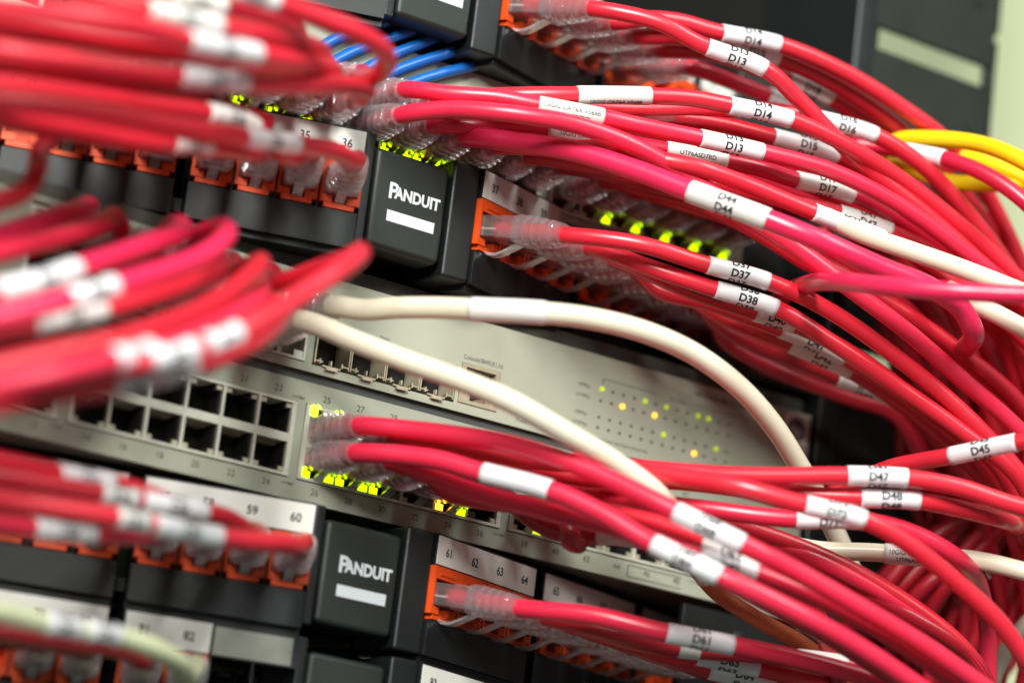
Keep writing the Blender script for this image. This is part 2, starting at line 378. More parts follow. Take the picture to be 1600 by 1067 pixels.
for i in range(4):
    a = 2.2+14.8*i; c = MB()
    c.box(a, a+.4, -.9, 13.8, 28.2, 40.7).box(a+14.0, a+14.4, -.9, 13.8, 28.2, 40.7).box(a+.4, a+14, -.9, 13.8, 40.3, 40.7)
    c.box(a+3.5, a+11, -.7, 8, 27.6, 28.1).box(a+.4, a+3.5, -.9, 8, 28.9, 29.3).box(a+11, a+14, -.9, 8, 28.9, 29.3).box(a+5, a+9.5, -1.4, -.2, 26.6, 27.6)
    for u in (a+2, a+6.5, a+11): c.box(u, u+.5, -1.2, .4, 28.3, 30)
    for u in (a+3.5, a+9): c.box(u, u+1, .6, 4, 39.2, 40.2)
    o = c.build('open_cage', BRASS, t, O); MB().box(a+.4, a+14, 9, 10, 28.2, 40.3).build('cage_back', DARK, o)
c = MB(); c.box(63.6, 80.2, -.5, 10, 28.1, 29.4).box(63.6, 80.2, -.5, 10, 41.3, 42.6).box(63.6, 65.4, -.5, 10, 29.4, 41.3).box(78.4, 80.2, -.5, 10, 29.4, 41.3).box(65.4, 68.4, -.1, 9, 29.4, 32).box(75.4, 78.4, -.1, 9, 29.4, 32)
o = c.build('console_socket', BRASS, t, O); MB().box(65.4, 78.4, 8, 9, 29.4, 41.3).build('socket_back', DARK, o)
b = MB()
def pt(s, cap, x, z, xs=1, bold=0): b.flat(text2d(s, cap, bold, xs), lambda X, Y: (X+x, -.06, Y+z))
pt('Console(38400,8,1,N)', 1.7, 72.5, 45.0, .8); pt('Mode', 1.6, 92, 27.6); pt('Ports', 1.3, 30, 43.5); pt('HP V1910-48G Switch', 2.0, 181, 55.2, .95, .01)
for z_, s_ in ((46.8, '1000Mbps'), (42.9, '10/100Mbps'), (36.4, '1000Mbps'), (32.6, '10/100Mbps')): pt(s_, 1.4, 117.5, z_, .7)
pt('Port Status', 1.5, 161, 50.6, .8); pt('Green=Speed, Yellow=Duplex, Flashing=Activity', 1.2, 138, 28.3, .7)
b.box(125.8, 126.1, -.08, 0, 48.6, 51.0).box(125.8, 151, -.08, 0, 50.8, 51.0).box(170, 194, -.08, 0, 50.8, 51.0).box(194, 194.3, -.08, 0, 48.6, 51.0).box(88, 96.5, -.08, 0, 31.0, 31.25).box(88, 88.3, -.08, 0, 29.5, 31)
b.build('faceplate_print', INKG, t, O)
lit = {(0, 0): Y_, (4, 0): Y_, (6, 0): Y_, (9, 0): Y_, (10, 0): Y_, (2, 1): OR, (5, 1): OR, (6, 2): Y_, (9, 3): OR, (11, 2): Y_}
dots = MB()
for rI, z_ in enumerate((46.9, 42.6, 36.3, 32.4)):
    for cI in range(13):
        x = 125.8+5.05*cI
        q = (cI, rI)
        n = 12; R_ = 1.0 if q in lit else .6
        ring = [[(x+R_*math.cos(a*math.tau/n), y, z_+R_*math.sin(a*math.tau/n)) for a in range(n)] for y in (0, -.15 if q not in lit else -.5)]
        if q in lit: MB().rings(ring).build('status_lamp', STG if lit[q] is Y_ else STO, t, O)
        else: dots.rings(ring)
dots.build('unlit_lamps', LEDX, t, O)
MB().box(213, 224.5, -.5, 0, 46.0, 58.4).build('badge', PLT, t, O, bevel=.2)
n = 24; MB().rings([[(218.8+4.6*math.cos(a*math.tau/n), y, 52.2+4.6*math.sin(a*math.tau/n)) for a in range(n)] for y in (-.5, -.62)]).build('badge_disc', mat('badge_ring', (.12, .14, .13), .4), t, O)
MB().flat(text2d('hp', 4.0, .02), lambda X, Y: (X+218.8+.18*Y, -.7, Y+52.0)).build('badge_letters', PLT, t, O)
MB().box(89, 95, -.6, 0, 32.5, 35.5).build('mode_button', GREY, t, O, bevel=.3)
# switch between the two upper panels
t = thing('network_switch', 'dim switch packed with clear plugs and green lamps, between the two upper patch panels', 'network switch', (0, 0, 0), 'grey network switches')
CZ = 121.0
holes = []
for k in range(4):
    x = (k-2)*89.7+2.85; holes.append((x-1.2, x+85.2, CZ-13.5, CZ+13.5))
face(t, O, X0, 184, 105, 149, holes)
MB().box(184, X1, -.5, 13, 105, 149).build('shade_block', BLK, t, O, bevel=1)  # black block added to stand for shade over this end of the grey face
MB().box(X0, X1, 1.2, 300, 149, 150).box(X0, X1, 1.2, 300, 104.6, 105).box(X0+1, X1-1, 14, 20, 106, 149).build('chassis', CHAS, t, O)
for k in range(4):
    lit = {}
    for c in range(6):
        for sd in (-1, 1):
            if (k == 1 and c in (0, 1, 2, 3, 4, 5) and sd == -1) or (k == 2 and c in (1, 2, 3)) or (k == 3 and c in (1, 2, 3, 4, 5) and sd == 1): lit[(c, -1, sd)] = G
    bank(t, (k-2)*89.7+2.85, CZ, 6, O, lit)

# ------------------------------------------------------------------ cables
def catmull(P, step=2.5):
    n = len(P); out = []
    for i in range(n-1):
        p0 = P[i-1] if i else P[0]*2-P[1]; p1, p2 = P[i], P[i+1]; p3 = P[i+2] if i+2 < n else P[-1]*2-P[-2]
        t0 = 0; t1 = t0+max(1e-3, (p1-p0).length)**.5; t2 = t1+max(1e-3, (p2-p1).length)**.5; t3 = t2+max(1e-3, (p3-p2).length)**.5
        m = max(2, int((p2-p1).length/step))
        for j in range(m):
            u = t1+(t2-t1)*j/m
            A1 = p0*((t1-u)/(t1-t0))+p1*((u-t0)/(t1-t0)); A2 = p1*((t2-u)/(t2-t1))+p2*((u-t1)/(t2-t1)); A3 = p2*((t3-u)/(t3-t2))+p3*((u-t2)/(t3-t2))
            B1 = A1*((t2-u)/(t2-t0))+A2*((u-t0)/(t2-t0)); B2 = A2*((t3-u)/(t3-t1))+A3*((u-t1)/(t3-t1))
            out.append(B1*((t2-u)/(t2-t1))+B2*((u-t1)/(t2-t1)))
    out.append(P[-1]); return out
def rail(C):
    T = [(C[min(i+1, len(C)-1)]-C[max(i-1, 0)]).normalized() for i in range(len(C))]
    N = []; v = Vector((0, 0, 1)) if abs(T[0].z) < .9 else Vector((1, 0, 0))
    v = (v-T[0]*v.dot(T[0])).normalized()
    for i in range(len(C)): v = (v-T[i]*v.dot(T[i])).normalized(); N.append(v)
    return T, N
def tube(C, r, k=16):
    T, N = rail(C); R = []
    for p, t_, n_ in zip(C, T, N):
        b_ = t_.cross(n_); R.append([p+(n_*math.cos(a*math.tau/k)+b_*math.sin(a*math.tau/k))*r for a in range(k)])
    return R
class Path:
    def __init__(s, C):
        s.C = C; s.L = [0]
        for a, b in zip(C, C[1:]): s.L.append(s.L[-1]+(b-a).length)
    def at(s, l):
        l = max(0, min(s.L[-1]-1e-4, l)); i = int(np.searchsorted(s.L, l, 'right'))-1; i = max(0, min(i, len(s.C)-2))
        f = (l-s.L[i])/max(1e-6, s.L[i+1]-s.L[i]); return s.C[i].lerp(s.C[i+1], f)
    def tan(s, l): return (s.at(l+2)-s.at(l-2)).normalized()
    def sub(s, a, b, step=1.5):
        n = max(2, int((b-a)/step)); return [s.at(a+(b-a)*i/n) for i in range(n+1)]
    def nearx(s, x):                          # arc length where the cable passes picture column x (first pass)
        best = None; last = None; pv = None
        for i, p in enumerate(s.C):
            d = p-CAM; z_ = d.dot(FW); px = 800+FPX*d.dot(RT)/z_
            if best is None or abs(px-x) < best[0]: best = (abs(px-x), s.L[i])
            if pv is not None and (pv-x)*(px-x) <= 0: last = s.L[i]
            pv = px
        return best[1] if last is None else last
def wrap(path, l, r, words, flip=1):          # words: (text, cap, along, around, bold)
    mb = MB(); n = (CAM-path.at(l)); 
    for wd, cap, du, dv, bold, xs in words:
        vf = slice2d(text2d(wd, cap, bold, xs), .45)
        def fn(X, Y):
            a = l+flip*(X+du); p = path.at(a); T = path.tan(a)*flip; N = (n-T*n.dot(T)).normalized(); U = N.cross(T)
            th = (Y+dv)/r; return p+(N*math.cos(th)+U*math.sin(th))*(r+.06)
        mb.flat(vf, fn)
    return mb
cords = []
def cable(label, pts, m, d=6.1, plug=None, sleeves=(), group=None, cat='patch cable', inset=0, tilt=None, turn=False):
    """plug: matrix of the socket; pts: (x, y, D) places after the boot; sleeves: (x0, x1, kind, text)"""
    P = []
    if plug is not None:
        if tilt is None: tilt = 0 if inset else 7
        top = inset and (abs(plug.translation.z/S-U_) < 1 or abs(plug.translation.z/S-4.7) < .5 or plug.translation.z/S > 42 and plug.translation.z/S < 50)
        F = plug @ Matrix.Rotation(math.radians(tilt), 4, 'X')
        z_ = F.to_3x3() @ Vector((0, 0, 1)); o0 = plug.translation/S-z_*inset
        P = [o0+z_*3.5, o0+z_*14, o0+z_*BOOT_END]
    if plug is not None and not turn:       # a stiff cord leaves its boot gently
        e = P[-1]-CAM; D0 = e.dot(FW); x0 = 800+FPX*e.dot(RT)/D0; y0 = 533.5-FPX*e.dot(UP)/D0; q2 = []
        for x, y, D in pts:
            lat = math.hypot(x-x0, y-y0)/4.4
            if lat < 11 and not q2: continue
            if len(q2) < 7: D = min(max(D, D0-.36*lat), D0+.40*lat)
            q2.append((x, y, D)); x0, y0, D0 = x, y, D
        x, y, D = q2[-1]
        if x < 1610 and y < 1060 and m is not PINK and m is not IVORY:   # runs on down the side of the rack
            q2 += [(x+45, y+110, D+12), (x+70, y+250, D+20)] + ([(x+40, y+420, D+28)] if y < 800 else [])
        pts = q2
    P += [at(*q) for q in pts]
    C = catmull(P); org = P[0]
    t = thing('patch_cable', label, cat, org, group); O = tuple(org)
    r = d/2
    MB().rings(tube(C, r)).build('cord', m, t, O, smooth=True)
    if plug is not None:
        F.translation = o0*S
        if top: F = F @ Matrix.Rotation(math.pi, 4, 'Z')
        place(PLUG, 'plug_body', t, F, org); place(BOOT, 'boot', t, F, org)
        place(LATCH, 'latch', t, F, org); place(CONT, 'contacts', t, F, org); place(WIRES, 'conductors', t, F, org)
    pa = Path(C)
    for sv in sleeves:
        x0, x1, kind, txt = sv[:4]; rot_ = sv[4] if len(sv) > 4 else 0
        a, b = sorted((pa.nearx(x0), pa.nearx(x1)))
        if b-a < 2: b = a+20
        # which way the writing runs: towards picture right
        fl = 1 if (pa.at(b)-pa.at(a)).dot(RT) > 0 else -1
        if kind == 'ink':
            wrap(pa, (a+b)/2, r+.03, [(txt, 1.5, 0, rot_, .01, 1.0)], fl).build('jacket_print', INK, t, O); continue
        rs = r+(.28 if kind != 'film' else .2)
        o = MB().rings(tube(pa.sub(a, b), rs, 24)).build('label_sleeve', WHT if kind == 'id' else (WHTD if kind in ('matt', 'spec') else CLRF), t, O, smooth=True)
        mid = (a+b)/2
        if kind in ('id', 'matt') and txt:
            ws = [(txt, 2.75, 0, 4.0*k+rot_, .032, 1.0) for k in (-1, 0, 1)]
            wrap(pa, mid, rs, ws, fl).build('sleeve_print', INK, o, O)
        elif kind == 'spec' and txt:
            ws = [(s_, 1.55, 0, rot_-2.6*k, .012, 1.0) for k, s_ in enumerate(txt.split('|'))]
            wrap(pa, mid, rs, ws, fl).build('sleeve_print', INK, o, O)
    return t
R0, R1, R2, R3 = RED
SPEC = '10GIG CAT6A V568B|UTP6ASD7RD|7ft (2.1m)'
def sp(s): return SPEC if s else ''
# --- top panel, right wing (13 ..)
cable('red cable in the first jack of the top panel, its upper white sleeve reading D13', [(970, 15, 1158), (1030, 36, 1160), (1095, 70, 1162), (1195, 108, 1166), (1250, 158, 1172), (1330, 240, 1180), (1450, 338, 1190), (1560, 440, 1200), (1640, 560, 1210)], R0, plug=wport(ZT, 1, 0), sleeves=[(1098, 1194, 'id', 'D13', -.8)])
cable('red cable with the uppermost white sleeve of the picture, reading D14', [(1010, 30, 1185), (1060, 34, 1192), (1118, 50, 1200), (1217, 70, 1215), (1310, 108, 1225), (1400, 162, 1232), (1480, 222, 1240), (1540, 300, 1246), (1590, 400, 1250), (1620, 480, 1255)], R0, d=6.2, plug=wport(ZT, 1, 1), sleeves=[(1119, 1216, 'id', 'D14', -.8)])
cable('red cable passing under the uppermost D14 sleeve, its own sleeve mostly hidden behind it', [(1040, 54, 1195), (1090, 62, 1205), (1150, 78, 1220), (1215, 92, 1232), (1300, 130, 1245), (1390, 190, 1252), (1470, 262, 1258), (1540, 350, 1262), (1580, 450, 1265)], R1, plug=wport(ZT, 1, 2), sleeves=[(1140, 1213, 'id', 'D15', .5)])
cable('red cable from the top panel with a narrow sleeve reading D18 under the slotted panel', [(1070, 78, 1200), (1110, 84, 1215), (1180, 106, 1235), (1240, 128, 1248), (1290, 150, 1255), (1360, 195, 1262), (1440, 262, 1270), (1510, 340, 1275), (1560, 430, 1280)], R1, plug=wport(ZT, 1, 3), sleeves=[(1222, 1292, 'matt', 'D18', .5)])
cable('red cable from the lowest visible plug of the top panel, short white sleeve beside D14', [(1110, 122, 1222), (1150, 131, 1228), (1200, 150, 1238), (1260, 172, 1250), (1330, 215, 1262), (1410, 275, 1275), (1480, 350, 1285)], R2, plug=wport(ZT, 1, 4), sleeves=[(1199, 1245, 'id', '')])
# --- switch between the upper panels: plugs and cables to the right
MX = lambda c: 2.85+7+14*c+(5.7 if c > 5 else 0)
U_, L_ = CZ+4.7, CZ-4.7
cable('pinkish red cable from the dim switch, one sleeve in small print, the next reading D13', [(700, 147, 1130), (780, 153, 1130), (832, 163, 1130), (942, 184, 1133), (1000, 197, 1137), (1083, 214, 1142), (1190, 238, 1152), (1300, 268, 1164), (1400, 318, 1175), (1500, 388, 1185), (1600, 470, 1195), (1660, 540, 1200)], R2, plug=sport(MX(0), U_), inset=10, sleeves=[(834, 941, 'spec', SPEC, 1.0), (1085, 1189, 'id', 'D13', -.4)])
cable('red cable in front over the middle panel, running behind the D44 sleeve', [(700, 171, 1127), (780, 176, 1124), (835, 183, 1124), (881, 191, 1126), (945, 210, 1130), (1000, 233, 1134), (1070, 273, 1140), (1160, 335, 1142), (1240, 385, 1144), (1330, 452, 1148), (1420, 520, 1155), (1500, 590, 1165), (1580, 660, 1175), (1640, 720, 1180)], R2, d=6.3, plug=sport(MX(0), L_), inset=10)
cable('red cable with filmed small print and a sleeve reading D14 in the middle', [(700, 150, 1115), (790, 150, 1125), (890, 149, 1136), (1003, 150, 1145), (1080, 154, 1152), (1130, 163, 1157), (1235, 187, 1166), (1320, 226, 1176), (1410, 282, 1186), (1500, 352, 1196), (1600, 445, 1206), (1650, 500, 1210)], R0, plug=sport(MX(1), U_), inset=10, sleeves=[(892, 1003, 'spec', '|10GIG CAT6A V568B', .0), (1133, 1233, 'id', 'D14', -.6)])
cable('red cable with the sleeve reading D16 next to the yellow cables', [(800, 170, 1140), (900, 168, 1152), (1000, 172, 1162), (1100, 170, 1172), (1190, 172, 1180), (1263, 183, 1186), (1368, 212, 1194), (1440, 258, 1200), (1510, 330, 1208), (1570, 410, 1214), (1620, 500, 1220)], R0, plug=sport(MX(2), U_), inset=10, sleeves=[(1266, 1366, 'id', 'D16', -.9)])
cable('dark red cable with a clear film band and a half covered sleeve reading D15', [(880, 185, 1150), (960, 178, 1160), (1050, 184, 1168), (1120, 193, 1174), (1198, 212, 1180), (1298, 240, 1190), (1380, 282, 1200), (1460, 340, 1210), (1540, 420, 1220), (1600, 500, 1228)], R1, plug=sport(MX(3), U_), inset=10, sleeves=[(960, 1045, 'film', ''), (1199, 1298, 'id', 'D15', .6)])
cable('crimson cable with a 7ft (2.1m) sleeve and a white sleeve reading D17', [(745, 198, 1148), (807, 199, 1150), (880, 208, 1152), (960, 220, 1154), (1030, 233, 1156), (1135, 252, 1160), (1190, 264, 1164), (1235, 279, 1170), (1332, 304, 1180), (1410, 345, 1190), (1500, 408, 1200), (1600, 500, 1210)], CRIM, plug=sport(MX(1), L_), inset=10, sleeves=[(850, 940, 'spec', '10GIG CAT6A'), (1032, 1133, 'spec', '|UTP6ASD7RD|7ft (2.1m)', 3.0), (1236, 1331, 'matt', 'D17', -.4)])
cable('thick pink cable with the big yellowed sleeve reading D44 in front of the bundle', [(807, 223, 1136), (890, 235, 1130), (1000, 269, 1122), (1078, 299, 1116), (1188, 339, 1108), (1280, 376, 1108), (1380, 420, 1116), (1450, 448, 1124), (1500, 480, 1135), (1520, 515, 1142), (1510, 542, 1175), (1492, 548, 1225), (1470, 545, 1280)], PINK, d=7.6, plug=sport(MX(2), L_), inset=10, sleeves=[(1078, 1188, 'matt', 'D44', -1.6)])
cable('bright red cable dipping behind the pink one to a sleeve reading D41', [(860, 232, 1118), (930, 232, 1122), (1010, 246, 1130), (1090, 262, 1138), (1170, 290, 1146), (1262, 328, 1154), (1380, 374, 1162), (1470, 420, 1175), (1560, 490, 1190), (1640, 570, 1200)], R0, plug=sport(MX(3), L_), inset=10, sleeves=[(1265, 1372, 'id', 'D41', .6)])
cable('dark red cable with the shaded sleeve reading D47 beneath D17', [(930, 260, 1140), (1010, 270, 1150), (1120, 290, 1165), (1220, 312, 1176), (1300, 330, 1184), (1390, 362, 1192), (1480, 410, 1204), (1600, 500, 1216)], R1, plug=sport(MX(4), L_), inset=10, sleeves=[(1302, 1390, 'matt', 'D47')])
for i, (c, pts) in enumerate([(4, [(910, 215, 1160), (1010, 212, 1175), (1150, 240, 1190), (1300, 300, 1205), (1420, 370, 1215), (1540, 470, 1230)]),
                 (5, [(960, 235, 1165), (1080, 232, 1180), (1200, 262, 1195), (1330, 325, 1210), (1450, 400, 1225), (1560, 500, 1235)]),
                 (6, [(1020, 262, 1175), (1120, 262, 1185), (1240, 300, 1200), (1360, 355, 1215), (1480, 440, 1230), (1570, 540, 1240)])]):
    cable('red cable in the thick of the bundle leaving the dim switch, no sleeve in view', pts, RED[i], plug=sport(MX(c), U_), inset=10, group='unsleeved cables deep in the upper bundle')
cable('short red stub of cable showing beneath the D44 cable, boot at its left end', [(1005, 296, 1140), (1045, 304, 1142), (1090, 318, 1145), (1160, 350, 1155), (1260, 410, 1168), (1380, 470, 1180), (1500, 550, 1190), (1600, 640, 1200)], R1, plug=sport(MX(6), L_), inset=10)
cable('red cable whose tip shows under the left edge of the D44 sleeve', [(1090, 325, 1160), (1120, 334, 1162), (1200, 365, 1170), (1300, 420, 1180), (1420, 495, 1190), (1540, 600, 1200), (1600, 680, 1206)], R0, plug=sport(MX(7), L_), inset=10)
for c in (8, 9, 10, 11):
    cable('red cable at the blurred far end of the dim switch behind the D37 cable', [(1180+35*(c-8), 350+12*(c-8), 1195+6*c-48), (1290+20*(c-8), 400+12*(c-8), 1215), (1400+10*(c-8), 500+10*(c-8), 1235), (1450, 640, 1250)], R3, plug=sport(MX(c), L_), inset=10, group='cables at the far end of the dim switch')
for c in (5, 7, 8, 9, 10, 11):
    if c == 5: cable('short red cable tucked under the pink one, fifth plug of the lower row', [(985, 280, 1160), (1060, 300, 1170), (1160, 330, 1185), (1300, 400, 1205), (1450, 520, 1225)], R3, plug=sport(MX(5), L_), inset=10)
    else: cable('red cable in the thick of the bundle leaving the dim switch, no sleeve in view', [(1120+25*(c-7), 262+8*(c-7), 1195+5*(c-7)), (1260+15*(c-7), 315+8*(c-7), 1215+5*(c-7)), (1380+15*(c-7), 400, 1235), (1500, 560, 1250+3*c)], RED[c % 4], plug=sport(MX(c), U_), inset=10, group='unsleeved cables deep in the upper bundle')
# lone cable crossing in front, from the rack to the right edge
cable('glossy pink red cable crossing level in front of the bundle to the right edge', [(1190, 500, 1245), (1225, 462, 1200), (1258, 445, 1150), (1305, 440, 1104), (1390, 448, 1078), (1480, 455, 1070), (1560, 459, 1068), (1680, 462, 1066)], PINK, d=6.4)
cable('ivory cable emerging from under the D41 sleeve in the upper bundle', [(1290, 338, 1165), (1345, 365, 1150), (1420, 391, 1140), (1500, 419, 1138), (1600, 458, 1136), (1680, 490, 1134)], IVORY, d=6.8, cat='cable')
cable('ivory cable low behind the crimson loop at the right edge', [(1480, 452, 1175), (1540, 482, 1168), (1600, 514, 1160), (1680, 560, 1150)], IVORY, d=7.0, cat='cable')
cable('uppermost bright yellow cable arching to the right edge', [(1370, 245, 1225), (1400, 221, 1222), (1450, 217, 1215), (1520, 223, 1205), (1570, 238, 1195), (1640, 275, 1185)], YEL, d=6.4, cat='cable')
cable('lower bright yellow cable sagging below the crimson cable', [(1380, 240, 1240), (1420, 262, 1236), (1470, 282, 1230), (1530, 288, 1224), (1640, 285, 1215)], YEL, d=6.0, cat='cable')
cable('middle yellow cable glimpsed between the other two at the right', [(1440, 238, 1235), (1500, 243, 1230), (1560, 262, 1222), (1650, 300, 1212)], YEL, d=6.0, cat='cable')
cable('crimson cable with a plain white sleeve crossing beneath the yellow cable', [(1330, 225, 1215), (1390, 232, 1212), (1435, 240, 1206), (1475, 248, 1200), (1530, 268, 1192), (1580, 298, 1186), (1650, 360, 1180)], CRIM, sleeves=[(1405, 1474, 'id', '')])

# --- middle panel, right wing (37 ..)
cable('red cable in jack 37 with a white sleeve reading D37', [(930, 365, 1134), (1000, 382, 1138), (1095, 411, 1142), (1200, 440, 1148), (1290, 482, 1154), (1390, 550, 1160), (1500, 640, 1165), (1590, 735, 1170), (1640, 800, 1172)], R0, plug=wport(ZM, 1, 0), sleeves=[(1096, 1199, 'id', 'D37', -.3)])
cable('red cable in jack 38 with a white sleeve reading D38', [(950, 400, 1142), (1020, 420, 1144), (1108, 449, 1146), (1213, 482, 1150), (1300, 535, 1155), (1400, 602, 1160), (1500, 672, 1165), (1590, 745, 1170)], R0, plug=wport(ZM, 1, 1), sleeves=[(1109, 1212, 'id', 'D38', -.1)])
cable('red cable with black printing on its jacket, edge of a D40 sleeve under D38', [(985, 432, 1153), (1080, 455, 1158), (1170, 485, 1162), (1260, 515, 1168), (1350, 565, 1174), (1450, 640, 1180), (1560, 730, 1190)], R1, plug=wport(ZM, 1, 2), sleeves=[(1010, 1160, 'ink', 'CAT6A UTP 4PR', .2), (1170, 1235, 'matt', 'D40')])
cable('red cable with a thin shaded sleeve reading D41 under the D38 cable', [(1030, 455, 1165), (1110, 474, 1170), (1180, 500, 1174), (1260, 530, 1180), (1330, 565, 1186), (1440, 640, 1194), (1540, 730, 1200)], R0, plug=wport(ZM, 1, 3), sleeves=[(1215, 1315, 'matt', 'D41')])
cable('red cable with the shaded sleeve reading D42', [(1070, 478, 1180), (1130, 496, 1182), (1236, 538, 1186), (1330, 580, 1190), (1420, 640, 1196), (1500, 710, 1202), (1560, 780, 1208)], R1, plug=wport(ZM, 1, 4), sleeves=[(1235, 1329, 'matt', 'D42', .2)])
cable('dark red cable with the lowest shaded sleeve reading D43', [(1120, 505, 1195), (1180, 540, 1200), (1240, 562, 1202), (1310, 590, 1204), (1395, 622, 1206), (1450, 670, 1210), (1500, 740, 1215)], R3, plug=wport(ZM, 1, 5), sleeves=[(1310, 1394, 'matt', 'D43')])
for k, pts in ((6, [(1130, 530, 1215), (1220, 580, 1222), (1320, 620, 1226), (1400, 650, 1230), (1440, 720, 1235)]), (7, [(1170, 555, 1225), (1240, 590, 1232), (1330, 605, 1238), (1420, 660, 1242), (1450, 740, 1245)])):
    cable('dark red blurred cable from the farthest jacks of the middle panel', pts, R3, plug=wport(ZM, 1, k), group='far cables of the middle panel')
# --- ivory cables of the upper grey switch
cable('upper ivory cable arching from the grey switch over to the right and down', [(570, 484, 1085), (620, 481, 1080), (690, 481, 1078), (760, 484, 1080), (840, 488, 1086), (920, 497, 1094), (1000, 516, 1102), (1080, 550, 1112), (1150, 600, 1122), (1205, 660, 1135), (1250, 730, 1150), (1290, 800, 1165), (1330, 890, 1180), (1350, 960, 1190)], IVORY, d=7.6, plug=sport(-6.5, 43.0), inset=10, sleeves=[(725, 848, 'matt', '')])
cable('lower ivory cable dropping from the grey switch behind the red cables', [(455, 505, 1086), (500, 512, 1074), (560, 535, 1068), (640, 566, 1064), (720, 594, 1064), (800, 628, 1068), (880, 674, 1075), (960, 722, 1085), (1030, 775, 1098), (1080, 850, 1112), (1105, 905, 1120)], IVORY, d=7.6, plug=sport(-17.5, 35.0), inset=10)
cable('orange brown cable behind the lower red cables', [(1085, 885, 1135), (1120, 925, 1140), (1180, 965, 1145), (1260, 1010, 1152), (1340, 1080, 1160)], ORNG, d=6.0, cat='cable')
cable('ivory cable with small print sleeve at the lower right', [(1230, 850, 1150), (1280, 859, 1148), (1370, 863, 1145), (1450, 870, 1142), (1520, 874, 1138), (1600, 892, 1132), (1680, 915, 1128)], IVORY, d=6.6, cat='cable', sleeves=[(1371, 1475, 'spec', '10GIG CAT6A V568B|UTP6ASD7WH', .8)])
# --- lower grey switch
LX = lambda c: 2.85+7+14*c+(5.7 if c > 5 else 0)
cable('red cable from socket 25 whose blurred sleeve reads D68', [(640, 671, 1075), (700, 678, 1066), (780, 690, 1060), (860, 712, 1056), (950, 748, 1055), (1045, 794, 1056), (1160, 850, 1060), (1250, 896, 1066), (1350, 952, 1074), (1450, 1012, 1084), (1560, 1090, 1094)], R2, d=6.6, plug=sport(LX(0), 4.7), inset=10, sleeves=[(1047, 1160, 'id', 'D68', -1.0)])
cable('red cable from socket 26 with two white sleeves, the second reading D84', [(640, 712, 1066), (690, 720, 1058), (745, 736, 1052), (860, 766, 1046), (940, 802, 1045), (1012, 845, 1046), (1125, 900, 1050), (1240, 955, 1058), (1350, 1016, 1068), (1460, 1090, 1080)], R2, d=6.8, plug=sport(LX(0), -4.9), inset=10, sleeves=[(746, 858, 'id', ''), (1014, 1124, 'id', 'D84', -1.0)])
cable('red cable behind sockets 27 and 29, running on to a sleeve reading D47', [(680, 690, 1098), (780, 712, 1098), (900, 722, 1098), (1000, 732, 1100), (1130, 742, 1104), (1220, 744, 1106), (1312, 743, 1108), (1417, 747, 1110), (1500, 762, 1112), (1570, 785, 1114), (1660, 810, 1116)], R0, d=6.5, plug=sport(LX(1), 4.7), inset=10, sleeves=[(1313, 1416, 'id', 'D47', 0)])
cable('red cable with a white sleeve reading D72 above D71', [(740, 712, 1110), (860, 722, 1096), (980, 735, 1088), (1080, 748, 1084), (1160, 762, 1082), (1247, 786, 1082), (1350, 812, 1085), (1420, 850, 1090), (1490, 905, 1096), (1560, 970, 1102), (1610, 1040, 1108)], R0, d=6.3, plug=sport(LX(2), 4.7), inset=10, sleeves=[(1248, 1349, 'id', 'D72', -.1)])
cable('red cable with the sleeve reading D48 that bends away below D47', [(900, 745, 1118), (1060, 752, 1116), (1200, 768, 1114), (1333, 777, 1112), (1436, 782, 1114), (1510, 797, 1120), (1568, 812, 1130), (1588, 822, 1155), (1594, 830, 1200)], R0, d=6.1, plug=sport(LX(3), 4.7), inset=10, sleeves=[(1334, 1435, 'id', 'D48', 1.2)])
cable('red cable with a half hidden sleeve reading D71 beneath D72', [(860, 760, 1115), (980, 780, 1112), (1100, 795, 1110), (1230, 810, 1108), (1340, 812, 1112), (1420, 830, 1135), (1500, 875, 1165), (1540, 960, 1175), (1545, 1080, 1180)], R2, d=6.3, plug=sport(LX(4), 4.7), inset=10, sleeves=[(1231, 1338, 'id', 'D71', -1.2)])
cable('red cable rising to the right edge with a sleeve reading D45', [(1300, 770, 1160), (1390, 731, 1140), (1440, 720, 1132), (1476, 714, 1126), (1588, 691, 1115), (1660, 680, 1110)], R0, d=6.0, sleeves=[(1477, 1588, 'id', 'D45', 0)])
cable('red cable with a sleeve reading D82 under the D84 cable', [(650, 745, 1088), (740, 768, 1080), (860, 800, 1072), (980, 830, 1070), (1080, 866, 1072), (1180, 895, 1076), (1290, 940, 1082), (1400, 1000, 1090), (1520, 1085, 1100)], R2, d=6.3, plug=sport(LX(1), -4.9), inset=10, sleeves=[(1082, 1180, 'id', 'D82', -.6)])
cable('red cable with a faint sleeve reading D67 between D68 and D82', [(700, 768, 1105), (820, 790, 1092), (950, 800, 1084), (1090, 838, 1078), (1190, 880, 1080), (1300, 925, 1086), (1420, 995, 1094), (1520, 1060, 1100)], R0, d=6.2, plug=sport(LX(2), -4.9), inset=10, sleeves=[(1092, 1190, 'matt', 'D67', -1)])
cable('dark red cable hanging low in front of number 40', [(790, 800, 1115), (850, 822, 1108), (900, 836, 1106), (960, 836, 1108), (1040, 850, 1112), (1140, 880, 1118), (1260, 940, 1124)], R3, d=6.6, plug=sport(LX(4), -4.9), inset=10, sleeves=[(932, 1030, 'matt', '')])
cable('drooping red cable end in front of number 40', [(868, 800, 1118), (885, 812, 1108), (892, 832, 1104), (890, 845, 1106), (905, 850, 1112)], R3, d=6.6)
cable('red cable under the D82 cable crossing behind the D84 sleeve', [(760, 775, 1110), (900, 800, 1100), (1040, 850, 1096), (1150, 915, 1096), (1280, 985, 1102), (1400, 1060, 1110)], R1, d=6.2, plug=sport(LX(3), -4.9), inset=10)
